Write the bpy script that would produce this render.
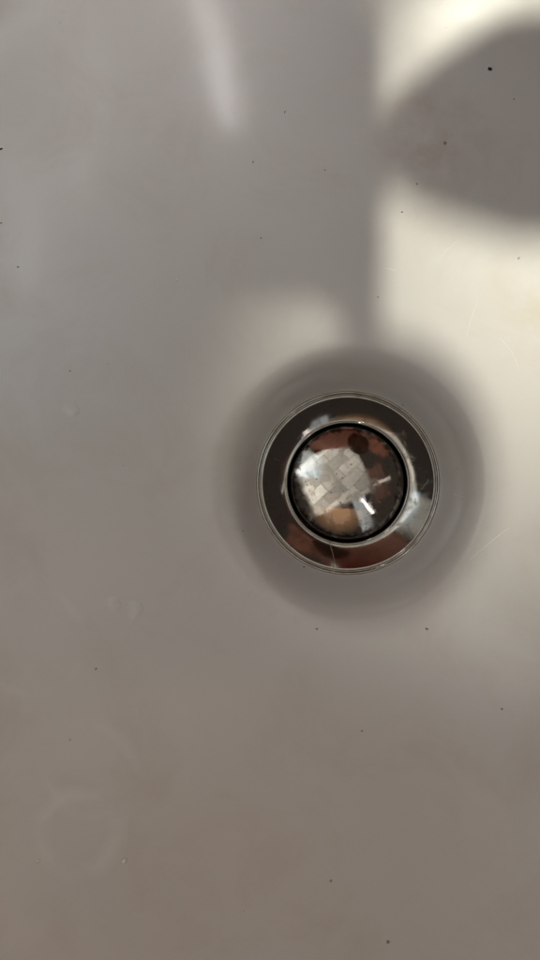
import bpy, bmesh, math, random
from mathutils import Vector, Matrix, noise

random.seed(7)
scene = bpy.context.scene
COL = scene.collection
for o in list(bpy.data.objects):
    bpy.data.objects.remove(o)

# ------------------------------------------------------------------ camera
CAM_H = 0.300
MM = 0.00035                    # metres per photograph pixel on the basin floor
cam = bpy.data.cameras.new('camera')
cam.sensor_fit = 'VERTICAL'
cam.angle_y = 2 * math.atan(480 * MM / CAM_H)
cam.clip_start = 0.01
cam.clip_end = 50
cam_o = bpy.data.objects.new('camera', cam)
cam_o.location = (0, 0, CAM_H)
COL.objects.link(cam_o)
scene.camera = cam_o
cam.dof.use_dof = True
cam.dof.focus_distance = CAM_H + 0.004
cam.dof.aperture_fstop = 8.0

# ------------------------------------------------------------------ world: a dim, even indoor ambience
w = bpy.data.worlds.new('World')
scene.world = w
w.use_nodes = True
bg = w.node_tree.nodes['Background']
bg.inputs['Color'].default_value = (1.0, 0.80, 0.68, 1)
bg.inputs['Strength'].default_value = 0.050

# ------------------------------------------------------------------ lamps
def aim(o, target):
    d = Vector(target) - o.location
    o.rotation_euler = d.to_track_quat('-Z', 'Y').to_euler()

def spot(name, loc, target, power, color, radius, cone, blend):
    l = bpy.data.lights.new(name, 'SPOT')
    l.energy = power; l.color = color; l.shadow_soft_size = radius
    l.spot_size = cone; l.spot_blend = blend
    o = bpy.data.objects.new(name, l); o.location = loc; COL.objects.link(o)
    aim(o, target)
    return o

def area(name, loc, target, radiance, color, sx, sy, roll=0.0, shape='RECTANGLE', spread=180):
    l = bpy.data.lights.new(name, 'AREA')
    l.shape = shape; l.size = sx; l.size_y = sy
    a = sx * sy * (0.785 if shape == 'ELLIPSE' else 1)
    l.energy = radiance * math.pi * a; l.color = color; l.spread = math.radians(spread)
    o = bpy.data.objects.new(name, l); o.location = loc; COL.objects.link(o)
    d = (Vector(target) - o.location).to_track_quat('-Z', 'Y').to_matrix().to_4x4()
    o.rotation_euler = (d @ Matrix.Rotation(roll, 4, 'Z')).to_euler()
    return o

def mottle_lamp(o, tiles=7.0, seed=0.0, dark=0.80, rag=0.75, turn=0.0, fade=None):
    """uneven light painted into the lamp, as of a lit tiled wall: faint joints, blotches and ragged, fading borders"""
    l = o.data; l.use_nodes = True; t = l.node_tree
    em = t.nodes['Emission']
    ge = t.nodes.new('ShaderNodeNewGeometry')
    mp = t.nodes.new('ShaderNodeMapping'); mp.inputs['Location'].default_value = (seed, seed * 2, 0); mp.inputs['Rotation'].default_value = (0, 0, turn)
    t.links.new(ge.outputs['Parametric'], mp.inputs['Vector'])
    br = t.nodes.new('ShaderNodeTexBrick'); br.offset = 0.0
    br.inputs['Color1'].default_value = (1, 1, 1, 1); br.inputs['Color2'].default_value = (dark, dark, dark, 1)
    br.inputs['Mortar'].default_value = (0.60, 0.60, 0.60, 1)
    br.inputs['Scale'].default_value = tiles; br.inputs['Mortar Size'].default_value = 0.022
    br.inputs['Brick Width'].default_value = 1.0; br.inputs['Row Height'].default_value = 0.8
    t.links.new(mp.outputs['Vector'], br.inputs['Vector'])
    no = t.nodes.new('ShaderNodeTexNoise'); no.inputs['Scale'].default_value = 3.2; no.inputs['Detail'].default_value = 4
    t.links.new(mp.outputs['Vector'], no.inputs['Vector'])
    # distance to the nearest border, roughened by the noise
    sx = t.nodes.new('ShaderNodeSeparateXYZ'); t.links.new(ge.outputs['Parametric'], sx.inputs[0])
    def m(op, x, y=None):
        n = t.nodes.new('ShaderNodeMath'); n.operation = op
        for i, v in enumerate((x, y)):
            if v is None: continue
            if isinstance(v, (int, float)): n.inputs[i].default_value = v
            else: t.links.new(v, n.inputs[i])
        return n.outputs[0]
    ex = m('SUBTRACT', 0.5, m('ABSOLUTE', m('SUBTRACT', sx.outputs[0], 0.5)))
    ey = m('SUBTRACT', 0.5, m('ABSOLUTE', m('SUBTRACT', sx.outputs[1], 0.5)))
    ed = m('MINIMUM', ex, ey)
    ed = m('ADD', ed, m('MULTIPLY', m('SUBTRACT', no.outputs['Fac'], 0.62), rag))
    r = t.nodes.new('ShaderNodeMapRange'); r.inputs['From Min'].default_value = -0.02; r.inputs['From Max'].default_value = 0.05
    r.inputs['To Min'].default_value = 0.06; r.inputs['To Max'].default_value = 1.0
    t.links.new(ed, r.inputs['Value'])
    bw = t.nodes.new('ShaderNodeRGBToBW'); t.links.new(br.outputs['Color'], bw.inputs[0])
    st = m('MULTIPLY', r.outputs[0], m('MULTIPLY', bw.outputs[0], m('ADD', m('MULTIPLY', no.outputs['Fac'], 2.0 * rag + 0.1), 1.2 - rag)))
    if fade:         # brighter towards one corner, with dark panes painted into the emission
        gr = m('ADD', m('MULTIPLY', sx.outputs[0], fade[0]), m('MULTIPLY', sx.outputs[1], fade[1]))
        st = m('MULTIPLY', st, m('ADD', gr, fade[2]))
        m2 = t.nodes.new('ShaderNodeMapping'); m2.inputs['Rotation'].default_value = (0, 0, -0.30); m2.inputs['Location'].default_value = (0.17, 0.31, 0)
        t.links.new(ge.outputs['Parametric'], m2.inputs['Vector'])
        b2 = t.nodes.new('ShaderNodeTexBrick'); b2.offset = 0.35
        b2.inputs['Color1'].default_value = (1, 1, 1, 1); b2.inputs['Color2'].default_value = (0.30, 0.30, 0.30, 1); b2.inputs['Mortar'].default_value = (0.30, 0.30, 0.30, 1)
        b2.inputs['Scale'].default_value = 3.0; b2.inputs['Mortar Size'].default_value = 0.016; b2.inputs['Bias'].default_value = -0.05
        b2.inputs['Brick Width'].default_value = 0.95; b2.inputs['Row Height'].default_value = 0.50
        t.links.new(m2.outputs['Vector'], b2.inputs['Vector'])
        h = t.nodes.new('ShaderNodeRGBToBW'); t.links.new(b2.outputs['Color'], h.inputs[0])
        st = m('MULTIPLY', st, h.outputs[0])
    t.links.new(st, em.inputs['Strength'])

def strip(name, p0, p1, width, radiance, color):
    """slim lamp between two points, shining straight down"""
    p0, p1 = Vector(p0), Vector(p1); d = p1 - p0
    o = area(name, (p0 + p1) / 2, (p0 + p1) / 2 - Vector((0, 0, 1)), radiance, color, width, d.length)
    o.rotation_euler = (0, 0, math.atan2(d.y, d.x) - math.pi / 2)
    return o

KEY = Vector((0.46, 1.00, 1.25))
spot('key_lamp', KEY, (0.116, 0.106, 0), 318, (1.0, 0.97, 0.81), 0.098, 0.099, 0.80)
f1 = area('overhead_fill_lamp', (-0.12, 0.08, 1.05), (-0.12, 0.08, 0), 0.96, (1.0, 0.955, 0.865), 1.05, 0.95, 0.45)  # added overhead fill, also the cream patch mirrored in the dome
mottle_lamp(f1, 14.0, 0.3, 0.88, 0.20, 0.35, (-0.85, 0.6, 1.12))
f5 = area('cream_fill_lamp', (-0.52, 0.30, 0.80), (0, 0, 0), 0.42, (1.0, 0.98, 0.92), 0.40, 0.50)
mottle_lamp(f5, 4.0, 7.7, 0.7, 0.2)
area('warm_fill_lamp', (-0.02, -0.31, 0.45), (-0.01, -0.17, 0), 0.029, (1.0, 0.55, 0.26), 0.62, 0.26, spread=46)
area('cool_fill_lamp', (-0.22, 0.14, 0.50), (0.0, 0.125, 0), 0.050, (0.46, 0.88, 1.25), 0.20, 0.20, spread=50)
area('bulb_lamp', (0.14, 0.40, 0.33), (0.03, 0, 0), 3.5, (1.0, 0.95, 0.88), 0.034, 0.022)
area('side_strip_lamp', (0.52, 0.02, 0.80), (0, 0, 0), 0.7, (1.0, 0.95, 0.88), 0.035, 0.26, 0.3)
f3 = strip('pale_blue_lamp', (0.19, -0.13, 0.70), (0.37, -0.58, 0.70), 0.15, 0.55, (0.84, 0.92, 1.0))  # added lamp standing in for a pale blue reflection on the dome
mottle_lamp(f3, 3.0, 4.1, 0.6, 0.25)
f6 = strip('red_reflection_lamp_a', (0.36, 0.20, 0.75), (0.56, -0.22, 0.75), 0.26, 0.09, (1.0, 0.42, 0.28))  # added lamp that gives the dome's right side a dim red reflection
mottle_lamp(f6, 3.0, 5.3, 0.3, 0.45)
f7 = area('red_reflection_lamp_b', (0.30, 0.34, 0.46), (0.03, 0, 0), 0.13, (1.0, 0.30, 0.15), 0.34, 0.20, 0.2)  # added lamp for a red reflection in the lower left of the flange
mottle_lamp(f7, 3.0, 6.1, 0.4, 0.3)
f4 = strip('pink_reflection_lamp', (-0.06, -0.10, 0.75), (0.02, -0.50, 0.75), 0.30, 0.15, (1.0, 0.66, 0.54))  # added lamp for the pinkish patch reflected low on the dome
mottle_lamp(f4, 3.0, 2.6, 0.3, 0.45)
strip('streak_lamp_a', (-0.0292, 0.216, 0.09), (-0.0165, 0.158, 0.09), 0.009, 9.5, (1.0, 0.95, 0.94))  # a to c: added lamps that lay pale streaks on the glaze
strip('streak_lamp_b', (-0.0725, 0.193, 0.09), (-0.0860, 0.125, 0.09), 0.007, 2.3, (1.0, 0.97, 0.95))
strip('streak_lamp_c', (-0.1012, 0.143, 0.09), (-0.1111, 0.080, 0.09), 0.007, 1.8, (1.0, 0.97, 0.95))
strip('streak_lamp_d', (0.108, -0.066, 0.25), (0.171, -0.136, 0.25), 0.011, 3.4, (1.0, 0.93, 0.90))  # added lamp that lays the slanting pale band on the glaze

scene.view_settings.view_transform = 'Standard'
scene.view_settings.look = 'None'
scene.view_settings.gamma = 1
scene.view_settings.exposure = 0
scene.view_settings.use_curve_mapping = False
scene.render.resolution_x = 576
scene.render.resolution_y = 1024
scene.render.engine = 'CYCLES'

# ------------------------------------------------------------------ helpers
def link(name, me, mat=None, parent=None, smooth=True):
    o = bpy.data.objects.new(name, me)
    COL.objects.link(o)
    if mat: me.materials.append(mat)
    if parent: o.parent = parent
    if smooth:
        for p in me.polygons: p.use_smooth = True
    return o

def tag(o, label, cat=None, group=None, kind=None):
    o['label'] = label
    if cat: o['category'] = cat
    if group: o['group'] = group
    if kind: o['kind'] = kind
    return o

def empty(name, loc=(0, 0, 0)):
    o = bpy.data.objects.new(name, None)
    o.empty_display_size = 0.01
    o.location = loc
    COL.objects.link(o)
    return o

def lathe(profile, seg=160, wob=0.0, closed=False):
    """surface of revolution about z from (radius, z) pairs"""
    verts, faces = [], []
    n = len(profile)
    for i, (r, z) in enumerate(profile):
        for k in range(seg):
            a = 2 * math.pi * k / seg
            rr = r
            if wob:
                rr = r + wob * noise.noise(Vector((math.cos(a) * 2.1, math.sin(a) * 2.1, z * 400)))
            verts.append((rr * math.cos(a), rr * math.sin(a), z))
    m = n if closed else n - 1
    for i in range(m):
        j = (i + 1) % n
        for k in range(seg):
            k2 = (k + 1) % seg
            faces.append((i * seg + k, j * seg + k, j * seg + k2, i * seg + k2))
    if not closed:
        if profile[0][0] < 1e-3:
            faces.append(tuple(range(seg)))
        if profile[-1][0] < 1e-3:
            faces.append(tuple((n - 1) * seg + k for k in range(seg))[::-1])
    me = bpy.data.meshes.new('lathe')
    me.from_pydata(verts, [], faces)
    bm = bmesh.new(); bm.from_mesh(me)
    bmesh.ops.recalc_face_normals(bm, faces=bm.faces)
    bm.to_mesh(me); bm.free()
    return me

def tube_mesh(pts, radii, seg=8):
    verts, faces = [], []
    n = len(pts)
    for i, p in enumerate(pts):
        p = Vector(p)
        d = (Vector(pts[min(i + 1, n - 1)]) - Vector(pts[max(i - 1, 0)])).normalized()
        up = Vector((0, 0, 1)) if abs(d.z) < 0.9 else Vector((1, 0, 0))
        s = d.cross(up).normalized(); u = s.cross(d)
        for k in range(seg):
            a = 2 * math.pi * k / seg
            verts.append(p + radii[i] * (math.cos(a) * s + math.sin(a) * u))
    for i in range(n - 1):
        for k in range(seg):
            k2 = (k + 1) % seg
            faces.append((i * seg + k, i * seg + k2, (i + 1) * seg + k2, (i + 1) * seg + k))
    faces.append(tuple(range(seg))[::-1]); faces.append(tuple((n - 1) * seg + k for k in range(seg)))
    me = bpy.data.meshes.new('tube'); me.from_pydata(verts, [], faces)
    bm = bmesh.new(); bm.from_mesh(me)
    bmesh.ops.recalc_face_normals(bm, faces=bm.faces)
    bm.to_mesh(me); bm.free()
    return me

def box_mesh(x0, x1, y0, y1, z0, z1, bev=0.003):
    bm = bmesh.new()
    bmesh.ops.create_cube(bm, size=1)
    for v in bm.verts:
        v.co = Vector((x0 + (v.co.x + .5) * (x1 - x0), y0 + (v.co.y + .5) * (y1 - y0), z0 + (v.co.z + .5) * (z1 - z0)))
    if bev:
        bmesh.ops.bevel(bm, geom=bm.edges[:], offset=bev, segments=2, affect='EDGES')
    me = bpy.data.meshes.new('box'); bm.to_mesh(me); bm.free()
    return me

def smooth01(t):
    t = max(0.0, min(1.0, t)); return t * t * (3 - 2 * t)

# ------------------------------------------------------------------ materials
class NT:
    def __init__(self, name):
        self.m = bpy.data.materials.new(name); self.m.use_nodes = True
        self.t = self.m.node_tree; self.b = self.t.nodes['Principled BSDF']
    def n(self, typ, **kw):
        nd = self.t.nodes.new(typ)
        for k, v in kw.items():
            if k in nd.inputs.keys(): nd.inputs[k].default_value = v
            else: setattr(nd, k, v)
        return nd
    def l(self, a, b): self.t.links.new(a, b)
    def ramp(self, src, stops):
        r = self.n('ShaderNodeValToRGB')
        e = r.color_ramp.elements
        e[0].position, e[0].color = stops[0]; e[1].position, e[1].color = stops[-1]
        for p, c in stops[1:-1]:
            x = e.new(p); x.color = c
        self.l(src, r.inputs['Fac']); return r

def g(v): return (v, v, v, 1)

def mat_porcelain():
    k = NT('porcelain'); b = k.b
    tc = k.n('ShaderNodeTexCoord')
    n1 = k.n('ShaderNodeTexNoise', Scale=9.0, Detail=3.0, Roughness=0.55); k.l(tc.outputs['Object'], n1.inputs['Vector'])
    r1 = k.ramp(n1.outputs['Fac'], [(0.30, (0.740, 0.720, 0.692, 1)), (0.70, (0.765, 0.757, 0.742, 1))])
    # thin yellowish soap film in irregular patches
    n2 = k.n('ShaderNodeTexNoise', Scale=26.0, Detail=6.0, Roughness=0.65, Distortion=0.6); k.l(tc.outputs['Object'], n2.inputs['Vector'])
    r2 = k.ramp(n2.outputs['Fac'], [(0.48, g(0)), (0.76, g(0.38))])
    mx = k.n('ShaderNodeMixRGB'); mx.inputs['Color2'].default_value = (0.60, 0.54, 0.45, 1)
    k.l(r2.outputs['Color'], mx.inputs['Fac']); k.l(r1.outputs['Color'], mx.inputs['Color1'])
    # fine dots of grime
    v = k.n('ShaderNodeTexVoronoi', Scale=150.0, Randomness=1.0); k.l(tc.outputs['Object'], v.inputs['Vector'])
    rv = k.ramp(v.outputs['Distance'], [(0.025, g(1)), (0.05, g(0))])
    n3 = k.n('ShaderNodeTexNoise', Scale=45.0, Detail=2.0); k.l(tc.outputs['Object'], n3.inputs['Vector'])
    r3 = k.ramp(n3.outputs['Fac'], [(0.58, g(0)), (0.66, g(0.45))])
    mm = k.n('ShaderNodeMath', operation='MULTIPLY'); k.l(rv.outputs['Color'], mm.inputs[0]); k.l(r3.outputs['Color'], mm.inputs[1])
    mx2 = k.n('ShaderNodeMixRGB'); mx2.inputs['Color2'].default_value = (0.30, 0.24, 0.18, 1)
    k.l(mm.outputs[0], mx2.inputs['Fac']); k.l(mx.outputs['Color'], mx2.inputs['Color1'])
    # rusty brown stain that a dripping tap has left, and a yellowed patch
    col = mx2.outputs['Color']
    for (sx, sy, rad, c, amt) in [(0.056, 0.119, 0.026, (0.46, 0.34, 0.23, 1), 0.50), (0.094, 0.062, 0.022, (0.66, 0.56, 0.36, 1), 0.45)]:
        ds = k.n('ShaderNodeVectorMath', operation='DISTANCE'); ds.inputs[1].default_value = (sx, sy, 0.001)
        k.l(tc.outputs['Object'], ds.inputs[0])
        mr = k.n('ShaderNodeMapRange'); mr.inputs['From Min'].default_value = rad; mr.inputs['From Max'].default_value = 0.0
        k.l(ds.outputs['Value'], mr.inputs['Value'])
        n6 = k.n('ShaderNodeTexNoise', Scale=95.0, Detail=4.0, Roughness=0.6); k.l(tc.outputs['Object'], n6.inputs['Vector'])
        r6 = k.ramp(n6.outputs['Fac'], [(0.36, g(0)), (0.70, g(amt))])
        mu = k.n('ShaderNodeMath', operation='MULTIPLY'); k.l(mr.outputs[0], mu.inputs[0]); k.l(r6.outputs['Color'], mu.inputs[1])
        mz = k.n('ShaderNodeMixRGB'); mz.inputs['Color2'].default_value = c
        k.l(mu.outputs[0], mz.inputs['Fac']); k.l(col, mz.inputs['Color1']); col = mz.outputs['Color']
    # faint pale rings that dried drops have left
    for (sx, sy, rad, wd, amt) in [(-0.0665, -0.1230, 0.0140, 0.0045, 0.50), (-0.0630, -0.1010, 0.0160, 0.0030, 0.30), (-0.0840, -0.0560, 0.0190, 0.0025, 0.25)]:
        ds = k.n('ShaderNodeVectorMath', operation='DISTANCE'); ds.inputs[1].default_value = (sx, sy, 0.001)
        n7 = k.n('ShaderNodeTexNoise', Scale=60.0, Detail=3.0); k.l(tc.outputs['Object'], n7.inputs['Vector'])
        k.l(tc.outputs['Object'], ds.inputs[0])
        wob = k.n('ShaderNodeMath', operation='MULTIPLY_ADD'); wob.inputs[1].default_value = 0.008; k.l(n7.outputs['Fac'], wob.inputs[0]); k.l(ds.outputs['Value'], wob.inputs[2])
        sb_ = k.n('ShaderNodeMath', operation='SUBTRACT'); sb_.inputs[1].default_value = rad + 0.004; k.l(wob.outputs[0], sb_.inputs[0])
        ab = k.n('ShaderNodeMath', operation='ABSOLUTE'); k.l(sb_.outputs[0], ab.inputs[0])
        mr = k.n('ShaderNodeMapRange'); mr.inputs['From Min'].default_value = wd; mr.inputs['From Max'].default_value = 0.0
        mr.inputs['To Max'].default_value = amt; k.l(ab.outputs[0], mr.inputs['Value'])
        r7 = k.ramp(n7.outputs['Fac'], [(0.40, g(0)), (0.62, g(1))])
        mu = k.n('ShaderNodeMath', operation='MULTIPLY'); k.l(mr.outputs[0], mu.inputs[0]); k.l(r7.outputs['Color'], mu.inputs[1])
        mz = k.n('ShaderNodeMixRGB'); mz.inputs['Color2'].default_value = (0.90, 0.88, 0.86, 1)
        k.l(mu.outputs[0], mz.inputs['Fac']); k.l(col, mz.inputs['Color1']); col = mz.outputs['Color']
    k.l(col, b.inputs['Base Color'])
    rr = k.ramp(n2.outputs['Fac'], [(0.3, g(0.18)), (0.75, g(0.26))])
    k.l(rr.outputs['Color'], b.inputs['Roughness'])
    b.inputs['IOR'].default_value = 1.52
    n4 = k.n('ShaderNodeTexNoise', Scale=30.0, Detail=2.0); k.l(tc.outputs['Object'], n4.inputs['Vector'])
    bp = k.n('ShaderNodeBump', Strength=0.10, Distance=0.002); k.l(n4.outputs['Fac'], bp.inputs['Height'])
    k.l(bp.outputs['Normal'], b.inputs['Normal'])
    return k.m

def mat_chrome(name, col, rough, wear, edge_dark_r=None):
    k = NT(name); b = k.b
    b.inputs['Metallic'].default_value = 1
    tc = k.n('ShaderNodeTexCoord')
    n1 = k.n('ShaderNodeTexNoise', Scale=170.0, Detail=5.0, Roughness=0.6, Distortion=0.8); k.l(tc.outputs['Object'], n1.inputs['Vector'])
    r1 = k.ramp(n1.outputs['Fac'], [(0.44, g(rough)), (0.60, g(rough + 0.10 * wear)), (0.72, g(rough + 0.35 * wear))])
    k.l(r1.outputs['Color'], b.inputs['Roughness'])
    c1 = k.ramp(n1.outputs['Fac'], [(0.50, (*col, 1)), (0.74, (col[0] * (1 - .45 * wear), col[1] * (1 - .5 * wear), col[2] * (1 - .55 * wear), 1))])
    # dried water rings and pits
    v = k.n('ShaderNodeTexVoronoi', Scale=330.0, Randomness=1.0); k.l(tc.outputs['Object'], v.inputs['Vector'])
    rv = k.ramp(v.outputs['Distance'], [(0.10, g(0.55 * wear)), (0.16, g(0))])
    mx = k.n('ShaderNodeMixRGB'); mx.inputs['Color2'].default_value = (0.10, 0.085, 0.07, 1)
    k.l(rv.outputs['Color'], mx.inputs['Fac']); k.l(c1.outputs['Color'], mx.inputs['Color1'])
    out = mx.outputs['Color']
    if edge_dark_r:      # dark reflection painted round the edge of the cap, with a ragged border
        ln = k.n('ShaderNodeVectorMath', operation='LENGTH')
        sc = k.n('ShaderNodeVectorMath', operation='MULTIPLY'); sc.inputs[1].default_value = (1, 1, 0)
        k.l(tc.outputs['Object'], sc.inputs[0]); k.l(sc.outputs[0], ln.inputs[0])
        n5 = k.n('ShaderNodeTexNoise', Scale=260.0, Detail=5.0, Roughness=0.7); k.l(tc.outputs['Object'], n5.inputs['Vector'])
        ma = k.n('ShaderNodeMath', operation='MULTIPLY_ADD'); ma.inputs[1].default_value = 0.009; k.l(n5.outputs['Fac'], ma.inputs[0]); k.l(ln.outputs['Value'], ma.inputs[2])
        mr = k.n('ShaderNodeMapRange'); mr.inputs['From Min'].default_value = edge_dark_r + 0.0040; mr.inputs['From Max'].default_value = edge_dark_r + 0.0058
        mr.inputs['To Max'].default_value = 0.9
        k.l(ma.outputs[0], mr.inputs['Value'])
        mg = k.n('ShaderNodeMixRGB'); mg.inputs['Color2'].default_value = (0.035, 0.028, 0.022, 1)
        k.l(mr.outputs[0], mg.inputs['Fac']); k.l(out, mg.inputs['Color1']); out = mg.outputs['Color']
    k.l(out, b.inputs['Base Color'])
    n2 = k.n('ShaderNodeTexNoise', Scale=90.0, Detail=2.0); k.l(tc.outputs['Object'], n2.inputs['Vector'])
    bp = k.n('ShaderNodeBump', Strength=0.10 * wear, Distance=0.0006); k.l(n2.outputs['Fac'], bp.inputs['Height'])
    k.l(bp.outputs['Normal'], b.inputs['Normal'])
    return k.m

def mat_plain(name, col, rough=0.5, spec=0.5, var=0.25, scale=900.0):
    k = NT(name); b = k.b
    tc = k.n('ShaderNodeTexCoord')
    n1 = k.n('ShaderNodeTexNoise', Scale=scale, Detail=3.0); k.l(tc.outputs['Object'], n1.inputs['Vector'])
    r1 = k.ramp(n1.outputs['Fac'], [(0.3, (*[c * (1 - var) for c in col], 1)), (0.7, (*[min(1, c * (1 + var)) for c in col], 1))])
    k.l(r1.outputs['Color'], b.inputs['Base Color'])
    b.inputs['Roughness'].default_value = rough
    b.inputs['Specular IOR Level'].default_value = spec
    return k.m

def mat_water():
    """thin soapy drop: mostly clear, a milky trace and a wet sheen"""
    k = NT('soapy_water'); b = k.b
    b.inputs['Base Color'].default_value = (0.96, 0.955, 0.945, 1)
    b.inputs['Roughness'].default_value = 0.06
    b.inputs['IOR'].default_value = 1.36
    tc = k.n('ShaderNodeTexCoord')
    n1 = k.n('ShaderNodeTexNoise', Scale=160.0, Detail=1.0); k.l(tc.outputs['Object'], n1.inputs['Vector'])
    r1 = k.ramp(n1.outputs['Fac'], [(0.3, g(0.82)), (0.7, g(0.95))])
    k.l(r1.outputs['Color'], b.inputs['Alpha'])
    return k.m

def mat_wood():
    k = NT('dark_red_wood'); b = k.b
    tc = k.n('ShaderNodeTexCoord')
    mp = k.n('ShaderNodeMapping'); mp.inputs['Scale'].default_value = (6, 60, 60); k.l(tc.outputs['Object'], mp.inputs['Vector'])
    n1 = k.n('ShaderNodeTexNoise', Scale=2.0, Detail=6.0, Distortion=1.2); k.l(mp.outputs['Vector'], n1.inputs['Vector'])
    r1 = k.ramp(n1.outputs['Fac'], [(0.3, (0.34, 0.060, 0.022, 1)), (0.7, (0.56, 0.13, 0.05, 1))])
    k.l(r1.outputs['Color'], b.inputs['Base Color']); b.inputs['Roughness'].default_value = 0.4
    return k.m

M_PORC = mat_porcelain()
M_FLANGE = mat_chrome('flange_chrome', (0.38, 0.365, 0.33), 0.07, 0.8)
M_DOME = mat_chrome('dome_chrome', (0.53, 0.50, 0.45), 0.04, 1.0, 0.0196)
M_TAP = mat_chrome('tap_chrome', (0.60, 0.60, 0.60), 0.08, 0.3)
M_RUBBER = mat_plain('black_rubber', (0.012, 0.011, 0.010), 0.6, 0.2)
M_DIRT = mat_plain('dark_dirt', (0.035, 0.024, 0.016), 0.8, 0.2)
M_BROWN = mat_plain('brown_dirt', (0.36, 0.30, 0.235), 0.8, 0.2)
M_GREY = mat_plain('greyish_dirt', (0.50, 0.46, 0.41), 0.8, 0.2)
M_PALE = mat_plain('pale_limescale', (0.95, 0.94, 0.92), 0.25, 1.0, 0.03)
M_HAIR = mat_plain('hair', (0.55, 0.47, 0.40), 0.35, 0.6)
M_WATER = mat_water()
M_WOOD = mat_wood()

# ------------------------------------------------------------------ basin surface
R_HOLE, R_IN, R_MID, R_OUT, CONE = 0.0332, 0.0343, 0.0385, 0.0510, 2.20   # dished hollow round the drain
REC = CONE * (R_MID - R_IN) + CONE * (R_OUT - R_MID) * 0.5   # how far the drain seat lies below the floor
KZ = (CAM_H + REC) / CAM_H
DX, DY = (348 - 270) * MM * KZ, (480 - 483) * MM * KZ
BX, BY, BA, BB, BP = 0.035, -0.005, 0.215, 0.285, 2.6   # plan of the bowl: centre, half axes, squareness
RIM = 0.105

def super_s(x, y):
    return ((abs(x - BX) / BA) ** BP + (abs(y - BY) / BB) ** BP) ** (1 / BP)

def basin_z(x, y):
    r = math.hypot(x - DX, y - DY)
    # the hollow's upper edge sits a touch to one side of the outlet
    r = math.hypot(x - DX + 0.0022 * min(1.0, max(0.0, (r - R_IN) / (R_OUT - R_IN))), y - DY)
    s = super_s(x, y)
    z = 0.012 * max(0.0, r - 0.045)
    t = max(0.0, (s - 0.60) / 0.40)
    z += RIM * (0.16 * t ** 2 + 0.84 * max(0.0, (t - 0.25) / 0.75) ** 2.6)
    u = (max(R_IN, r) - R_MID) / (R_OUT - R_MID)
    if u <= 0:
        z -= CONE * (R_MID - max(R_IN, r)) + CONE * (R_OUT - R_MID) * 0.5
    elif u < 1:
        z -= CONE * (R_OUT - R_MID) * (0.5 * (1 - u) - math.sin(math.pi * u) / (2 * math.pi))
    return z

def build_basin():
    seg, verts, faces, rings = 256, [], [], []
    # inner radii around the drain, then a blend to the bowl's outline
    inner = [R_HOLE, 0.0336] + [R_IN + (R_OUT - R_IN) * i / 22 for i in range(23)]
    for r in inner: rings.append(('c', r))
    for i in range(1, 91): rings.append(('b', i / 90))
    for kind, v in rings:
        for k in range(seg):
            a = 2 * math.pi * k / seg
            ca, sa = math.cos(a), math.sin(a)
            if kind == 'c':
                x, y = DX + v * ca, DY + v * sa
            else:
                # outline point of the superellipse in this direction
                e = (abs(ca) ** BP + abs(sa) ** BP) ** (-1 / BP)
                ox, oy = BX + BA * e * ca, BY + BB * e * sa
                ix, iy = DX + R_OUT * ca, DY + R_OUT * sa
                x, y = ix + (ox - ix) * v, iy + (oy - iy) * v
            verts.append((x, y, basin_z(x, y)))
    nr = len(rings)
    # rolled rim, then the outside of the shell and its underside
    base = nr
    for (off, z) in [(0.004, 0.0035), (0.010, 0.0050), (0.017, 0.0035), (0.021, -0.002), (0.022, -0.010), (0.016, -0.030), (-0.010, -0.075), (-0.06, -0.118), (-0.14, -0.130)]:
        for k in range(seg):
            a = 2 * math.pi * k / seg
            ca, sa = math.cos(a), math.sin(a)
            e = (abs(ca) ** BP + abs(sa) ** BP) ** (-1 / BP)
            verts.append((BX + (BA + off) * e * ca, BY + (BB + off) * e * sa, RIM + 0.004 + z))
        nr += 1
    # underside closes on the drain hole
    for r, z in [(0.045, RIM - 0.130), (R_HOLE, RIM - 0.130)]:
        for k in range(seg):
            a = 2 * math.pi * k / seg
            verts.append((DX + r * math.cos(a), DY + r * math.sin(a), z))
        nr += 1
    for i in range(nr):
        j = (i + 1) % nr
        for k in range(seg):
            k2 = (k + 1) % seg
            faces.append((i * seg + k, i * seg + k2, j * seg + k2, j * seg + k))
    me = bpy.data.meshes.new('basin'); me.from_pydata(verts, [], faces)
    bm = bmesh.new(); bm.from_mesh(me)
    bmesh.ops.recalc_face_normals(bm, faces=bm.faces)
    bm.to_mesh(me); bm.free()
    return me

sink = tag(empty('sink_basin', (0, 0, 0)), 'glossy white porcelain sink basin with a dished hollow around its drain', 'sink')
link('bowl', build_basin(), M_PORC, sink)

def floor_at(px, py):
    """point of the basin floor that stands at this spot of the plan"""
    x, y = (px - 270) * MM, (480 - py) * MM
    z = basin_z(x, y)
    for _ in range(6):
        f = (CAM_H - z) / CAM_H
        x, y = (px - 270) * MM * f, (480 - py) * MM * f
        z = basin_z(x, y)
    return Vector((x, y, z))

def floor_normal(x, y, e=0.0008):
    dx = (basin_z(x + e, y) - basin_z(x - e, y)) / (2 * e)
    dy = (basin_z(x, y + e) - basin_z(x, y - e)) / (2 * e)
    return Vector((-dx, -dy, 1)).normalized()

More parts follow.
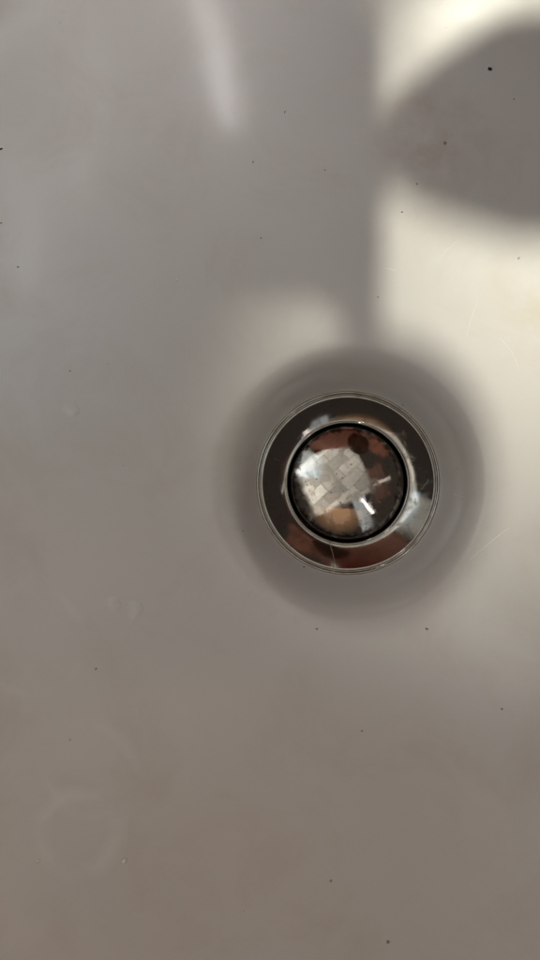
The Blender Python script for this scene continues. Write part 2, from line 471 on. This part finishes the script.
# ------------------------------------------------------------------ drain fitting
K = MM * KZ
SEAT = -REC
drain = tag(empty('drain_fitting', (DX, DY, SEAT)), 'round chrome drain flange with a stepped rim set in the white basin', 'drain')
prof = []
def P(rpx, zmm): prof.append((rpx * K, zmm * 0.001))
for r, z in [(80, -0.8), (88.5, -0.4), (91.0, -0.15), (92.0, 0.15), (92.0, 0.5), (91.5, 0.85), (90.6, 1.05), (89.6, 1.0), (88.9, 0.75), (88.4, 0.62), (87.8, 0.66), (87.2, 0.9), (86.4, 1.0), (85.4, 0.92)]:
    P(r, z)
rim_prof = list(prof)
prof = []
P(85.4, 0.92)
for i in range(1, 19):
    t = i / 18
    P(85.4 - t * 22.4, 0.92 - 3.6 * (1 - (1 - t) ** 1.25))
for r, z in [(62.6, -2.62), (62.0, -2.50), (61.3, -2.48), (60.6, -2.65), (60.1, -3.1), (59.8, -4.0), (59.6, -7), (59.6, -16)]:
    P(r, z)
dish = link('dish', lathe(prof, 220), M_FLANGE, drain)
tag(dish, 'shallow mirror chrome dish sloping down to the stopper')
link('rim', lathe(rim_prof, 220), M_FLANGE, drain)
prof = []
for r, z in [(59.7, -16), (80, -16), (80, -0.8)]: P(r, z)
link('tail_pipe', lathe([(59.6 * K, -0.016), (59.6 * K, -0.050), (64 * K, -0.050), (64 * K, -0.016)], 96), M_FLANGE, drain)
link('strainer_floor', lathe([(0.0004, -0.030), (59.5 * K, -0.030)], 96), M_RUBBER, drain)
# bead of dark sealant where the flange meets the porcelain
ring = [(92.2 * K + 0.0004 * math.cos(a), -0.00005 + 0.00030 * math.sin(a)) for a in [2 * math.pi * i / 8 for i in range(8)]]
link('seal_bead', lathe(ring, 220, closed=True, wob=0.00012), M_RUBBER, drain)

# ------------------------------------------------------------------ pop-up stopper
stopper = tag(empty('drain_stopper', (DX, DY, SEAT)), 'scuffed domed chrome pop-up stopper sitting inside the drain flange', 'stopper')
prof = []
Rd, Rf = 58.6 * K, 0.0020
Rs, a_max = 0.0430, math.radians(23)
top = 0.0008
pts = []
for i in range(0, 23):
    a = a_max * i / 22
    pts.append((max(0.00005, Rs * math.sin(a)), top - Rs * (1 - math.cos(a))))
r0, z0 = pts[-1]
for i in range(1, 13):
    a = a_max + (math.radians(92) - a_max) * i / 12
    pts.append((r0 + Rf * (math.sin(a) - math.sin(a_max)), z0 - Rf * (math.cos(a_max) - math.cos(a))))
re = pts[-1][0]
s = Rd / re
pts = [(r * s if i else r, z) for i, (r, z) in enumerate(pts)]
re, ze = pts[-1]
pts += [(re - 0.0002, ze - 0.0015), (re - 0.0015, ze - 0.0020), (0.004, ze - 0.0022)]
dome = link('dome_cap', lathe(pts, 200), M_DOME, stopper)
ring = [(re - 0.0012 + 0.0011 * math.cos(a), ze - 0.0035 + 0.0012 * math.sin(a)) for a in [2 * math.pi * i / 12 for i in range(12)]]
link('rubber_seal', lathe(ring, 120, closed=True), M_RUBBER, stopper)
link('stem', lathe([(0.0035, ze - 0.0022), (0.0035, -0.0298)], 32), M_FLANGE, stopper)

# ------------------------------------------------------------------ added tap and shelf out of view, shaped to cast shadows
def toward_key(x, y, h):
    t = h / KEY.z
    return Vector((x + (KEY.x - x) * t, y + (KEY.y - y) * t, h))

c = toward_key(0.089, 0.125, 0.165)
tap = tag(empty('basin_tap', (0, 0, 0)), 'added chrome basin tap beside the basin, its broad round head shaped to cast a shadow', 'tap')
cx, cy, cz = c
head = lathe([(0.0005, -0.010), (0.030, -0.010), (0.0345, -0.008), (0.036, -0.004), (0.036, 0.004), (0.0345, 0.008), (0.028, 0.0105), (0.0005, 0.012)], 96)
for v in head.vertices:                       # drawn out on one side to shape the tip of its shadow
    rr = math.hypot(v.co.x, v.co.y)
    if rr > 0.01:
        da = abs((math.atan2(v.co.y, v.co.x) - math.radians(188) + math.pi) % (2 * math.pi) - math.pi)
        if da < 1.05:
            f = 1 + 0.60 * (1 - da / 1.05) ** 1.7
            v.co.x *= f; v.co.y *= f
ho = link('spout_head', head, M_TAP, tap); ho.location = c
bxp, byp = BX + BA + 0.045, cy + 0.02
arm = [(cx + 0.030, cy, cz), (cx + 0.06, cy + 0.006, cz + 0.004), (bxp - 0.02, byp - 0.004, cz + 0.004), (bxp - 0.006, byp, cz - 0.004), (bxp, byp, cz - 0.022), (bxp, byp, 0.06)]
link('spout_arm', tube_mesh(arm, [0.009, 0.010, 0.011, 0.012, 0.013, 0.014], 20), M_TAP, tap)
bo = link('base', lathe([(0.0005, 0.02), (0.024, 0.02), (0.026, 0.016), (0.026, -0.02), (0.0005, -0.02)], 48), M_TAP, tap); bo.location = (bxp, byp, 0.06)

ZE = 0.17
e0 = toward_key(0.0295, 0.070, ZE)
t0, t1 = toward_key(0.0185, 0.046, ZE), toward_key(0.0295, 0.070, ZE)
e1 = toward_key(-0.12, 0.168, ZE)
shelf = tag(empty('wooden_cabinet', (0, 0, 0)), 'dark red wooden cabinet with an added low shelf casting shade beyond the top of the basin', 'cabinet')
def prism(outline, z0, z1):
    n = len(outline)
    me = bpy.data.meshes.new('prism')
    vs = [(x, y, z0) for x, y in outline] + [(x, y, z1) for x, y in outline]
    fs = [tuple(range(n))[::-1], tuple(range(n, 2 * n))] + [(k, (k + 1) % n, n + (k + 1) % n, n + k) for k in range(n)]
    me.from_pydata(vs, [], fs)
    bm = bmesh.new(); bm.from_mesh(me)
    bmesh.ops.recalc_face_normals(bm, faces=bm.faces)
    bmesh.ops.bevel(bm, geom=bm.edges[:], offset=0.001, segments=2, affect='EDGES')
    bm.to_mesh(me); bm.free()
    return me
corner = [(0.0305, 0.044), (0.0265, 0.044), (0.0205, 0.060), (0.0095, 0.0685)]      # front corner, as its shadow falls on the floor
outline = [(toward_key(x, y, ZE).x, toward_key(x, y, ZE).y) for x, y in corner] + [(e1.x, toward_key(0, 0.0685, ZE).y), (e1.x, e1.y), (toward_key(0.0305, 0, ZE).x, e1.y)]
link('shelf', prism(outline, ZE, ZE + 0.016), M_WOOD, shelf, smooth=False)  # added board, its outline cut to the shadow edge it should cast
link('door', box_mesh(-0.40, 0.19, 0.52, 0.54, 0.12, 1.10, 0.003), M_WOOD, shelf, smooth=False)
link('bracket', box_mesh(-0.06, -0.03, e1.y, 0.52, ZE, ZE + 0.014, 0.002), M_WOOD, shelf, smooth=False)

# added shallow dish out of view, shading the drain from the key lamp
dish_c = toward_key(DX - 0.0015, DY - 0.0050, ZE + 0.012)
blocker = tag(empty('blocker_dish', dish_c), 'added round dark clay dish out of view that shades the drain hollow', 'soap dish')
M_CLAY = mat_plain('dark_clay', (0.10, 0.035, 0.022), 0.5, 0.4, 0.3, 60.0)
sb = link('bowl', lathe([(0.0005, 0.002), (0.020, 0.002), (0.032, 0.004), (0.0380, 0.009), (0.0400, 0.010), (0.0410, 0.009), (0.0395, 0.004), (0.030, 0.000), (0.0005, -0.001)], 72), M_CLAY, blocker); sb.scale = (1.0, 1.16, 1.0)
link('carrier', box_mesh(t0.x + 0.0075, t1.x + 0.0003, dish_c.y + 0.01, t0.y - 0.003, ZE + 0.002, ZE + 0.0105, 0.002), M_WOOD, shelf, smooth=False)

# ------------------------------------------------------------------ small things lying in the basin
def blob_mesh(rx, ry, h, seed, sub=2, rough=0.35):
    bm = bmesh.new()
    bmesh.ops.create_icosphere(bm, subdivisions=sub, radius=1)
    for v in bm.verts:
        k = 1 + rough * noise.noise(v.co * 1.6 + Vector((seed * 3.7, seed, 0)))
        v.co = Vector((v.co.x * rx * k, v.co.y * ry * k, max(-0.15, v.co.z) * h * k))
    me = bpy.data.meshes.new('blob'); bm.to_mesh(me); bm.free()
    return me

def settle(o, px, py, rot=0.0, lift=0.0):
    p = floor_at(px, py)
    n = floor_normal(p.x, p.y)
    o.location = p + n * lift
    o.rotation_euler = (Vector((0, 0, 1)).rotation_difference(n).to_matrix().to_4x4() @ Matrix.Rotation(rot, 4, 'Z')).to_euler()

SPECKS = [  # px, py, half length px, half width px, turn, material, label
    (490, 69, 3.3, 2.4, 2.5, M_DIRT, 'black crumb of dirt inside the round shadow at upper right'),
    (445, 143, 2.6, 2.2, 0.4, M_BROWN, 'brown crumb near the left tip of the round shadow'),
    (514, 99, 1.8, 1.3, 0.9, M_GREY, 'faint grey fleck right of the black crumb in the round shadow'),
    (1, 149, 2.6, 1.7, 0.2, M_DIRT, 'dark crumb cut by the left picture edge, the upper one'),
    (1, 223, 1.7, 1.3, 0.2, M_BROWN, 'small brown crumb at the left picture edge, the lower one'),
    (18, 267, 1.5, 1.2, 0.2, M_BROWN, 'tiny brown speck near the left edge below the two edge crumbs'),
    (253, 162, 2.2, 0.9, 1.4, M_BROWN, 'thin upright brown fleck just below the end of the bright streak'),
    (261, 238, 1.5, 1.1, 0.3, M_BROWN, 'small brown dot above the pale patch near the drain'),
    (285, 112, 1.8, 1.1, 1.2, M_BROWN, 'small brown fleck in the grey area, upper one of two right of the bright streak'),
    (325, 170, 1.3, 1.0, 0.9, M_BROWN, 'tiny brown dot in the grey area, lower one of two right of the bright streak'),
    (417, 184, 1.7, 1.3, 0.3, M_BROWN, 'small brown speck on the lower left edge of the round shadow'),
    (402, 212, 1.6, 1.2, 0.3, M_BROWN, 'small brown speck in the bright area just below the round shadow'),
    (519, 258, 1.9, 1.4, 0.6, M_GREY, 'greyish speck in the brightest area near the right edge'),
    (378, 297, 1.8, 1.3, 0.6, M_GREY, 'pale grey fleck in the bright area above the drain'),
    (70, 371, 1.4, 1.1, 0.0, M_BROWN, 'tiny brown dot above the single water drop at the left'),
    (243, 531, 1.5, 1.2, 0.0, M_BROWN, 'tiny brown dot left of the drain in the dished hollow'),
    (403, 405, 1.9, 1.2, 0.8, M_BROWN, 'brown speck touching the hollow just outside the flange at upper right'),
    (304, 567, 1.8, 1.1, 0.4, M_DIRT, 'dark speck beside the flange rim at its lower left'),
    (427, 629, 2.6, 1.6, -0.4, M_BROWN, 'brown crumb below and right of the drain'),
    (317, 629, 2.0, 1.6, 0.4, M_GREY, 'faint grey speck straight below the left part of the drain'),
    (502, 709, 1.7, 1.4, 0.4, M_BROWN, 'small brown speck near the right edge below the pale slanting band'),
    (362, 731, 1.7, 1.3, 0.4, M_BROWN, 'small brown dot in the plain area below the drain'),
    (96, 669, 2.1, 1.1, 0.6, M_BROWN, 'small brown fleck below the pair of water drops'),
    (70, 740, 1.7, 1.1, 0.6, M_GREY, 'faint grey fleck above the pale ring mark at lower left'),
    (388, 942, 2.5, 2.2, 0.6, M_BROWN, 'round brown speck close to the bottom picture edge'),
    (331, 881, 2.2, 1.7, 0.6, M_GREY, 'faint grey speck above and left of the bottom speck'),
    (457, 258 + 210, 1.3, 1.0, 0.6, M_GREY, 'tiny grey dot just right of the dished hollow'),
    (177, 280, 2.8, 2.2, 0.3, M_PALE, 'small white limescale dot on the grey area left of centre'),
    (124, 861, 5.6, 3.6, 0.5, M_PALE, 'brightest white limescale fleck at lower left'),
    (38, 861, 3.2, 2.2, 0.9, M_PALE, 'dull white limescale fleck near the left edge at the bottom'),
]
for i, (px, py, ra, rb, rot, mat, lab) in enumerate(SPECKS):
    pale = mat is M_PALE
    me = blob_mesh(0.70 * ra * MM, 0.70 * rb * MM, 0.42 * rb * MM, i + 1, 2, 0.55)
    o = link('limescale_fleck' if pale else 'dirt_speck', me, mat)
    settle(o, px, py, rot)
    tag(o, lab, 'limescale' if pale else 'dirt', 'limescale flecks in the basin' if pale else 'dirt specks in the basin')

def drop(px, py, ra, rb, h, rot, seed, lab, tail=0):
    bm = bmesh.new()
    n, m = 40, 10
    rings = []
    for i in range(m + 1):
        t = i / m
        ring = []
        for k in range(n):
            a = 2 * math.pi * k / n
            ext = 1 + 0.10 * noise.noise(Vector((math.cos(a) * 1.3 + seed, math.sin(a) * 1.3, 0)))
            if tail:
                da = abs((a + math.pi / 2 + math.pi) % (2 * math.pi) - math.pi)
                ext *= 1 + tail * max(0, 1 - da / 0.6) ** 2
            r = 1 - t
            ring.append(bm.verts.new((ra * MM * r * ext * math.cos(a), rb * MM * r * ext * math.sin(a), h * MM * (1 - r * r) + 0.00001)))
        rings.append(ring)
    for i in range(m):
        for k in range(n):
            try: bm.faces.new((rings[i][k], rings[i][(k + 1) % n], rings[i + 1][(k + 1) % n], rings[i + 1][k]))
            except ValueError: pass
    bmesh.ops.remove_doubles(bm, verts=bm.verts, dist=1e-7)
    bmesh.ops.recalc_face_normals(bm, faces=bm.faces)
    me = bpy.data.meshes.new('drop'); bm.to_mesh(me); bm.free()
    o = link('water_drop', me, M_WATER)
    settle(o, px, py, rot, 0.00003)
    tag(o, lab, 'water drop', 'water drops in the basin')
    bead = link('drop_glint', blob_mesh(1.3 * MM, 0.8 * MM, 0.7 * MM, seed + 60, 2, 0.3), M_PALE, o)  # painted highlight: a pale bead stands in for the drop's glint
    bead.location = (0.35 * ra * MM, -0.42 * rb * MM, h * MM * 0.55)
drop(70, 411, 9.5, 8, 1.8, 0.2, 1, 'single clear water drop on the left side of the basin')
drop(112, 605, 8.5, 9, 1.8, 0.2, 2, 'left water drop of the pair below left of the drain')
drop(135, 609, 8.5, 9, 1.8, -0.2, 3, 'right water drop of the pair, with a short tail running down', 0.9)

# a hair across the lower part of the flange
def on_dish(px, py, lift=0.00016):
    x, y = (px - 348) * K, (483 - py) * K
    r = math.hypot(x, y) / K
    if r > 63:
        t = min(1, max(0, (85.4 - r) / 22.4))
        z = 0.92 - 3.6 * (1 - (1 - t) ** 1.25)
        if r > 85.4: z = 1.05
    else:
        z = -2.45
    return Vector((DX + x, DY + y, SEAT + z * 0.001 + lift))
hp = [(329.0, 541.5), (330.6, 546), (332.4, 551), (333.6, 556), (334.2, 561), (334.3, 566), (333.9, 571)]
pts = [on_dish(*p) for p in hp]
hair = link('hair_strand', tube_mesh(pts, [0.00007] * len(pts), 6), M_HAIR)
tag(hair, 'short pale hair lying across the lower part of the chrome flange', 'hair')

# pale scratches in the glaze: marks of the basin itself
def scratch(points, wpx):
    ps = []
    for i in range(len(points) - 1):
        for q in range(6):
            t = q / 6
            ps.append((points[i][0] * (1 - t) + points[i + 1][0] * t, points[i][1] * (1 - t) + points[i + 1][1] * t))
    ps.append(points[-1])
    n = len(ps)
    pts, rad = [], []
    for i, (px, py) in enumerate(ps):
        p = floor_at(px, py); nn = floor_normal(p.x, p.y)
        e = math.sin(math.pi * (i + 0.6) / (n + 0.2)) ** 0.6
        r = wpx * MM * (0.15 + 0.85 * e)
        pts.append(p - nn * r * 0.80); rad.append(r)
    link('scratch', tube_mesh(pts, rad, 10), M_PALE, sink)
scratch([(469, 560), (480, 551), (492, 541), (502, 533), (509, 528)], 1.0)
scratch([(452, 493), (458, 496), (465, 497)], 0.9)
scratch([(384, 268), (390, 269), (396, 271)], 0.6)
scratch([(437, 262), (447, 250), (458, 240)], 0.35)
scratch([(478, 300), (470, 322), (466, 338)], 0.35)
scratch([(500, 338), (512, 352), (520, 371)], 0.35)
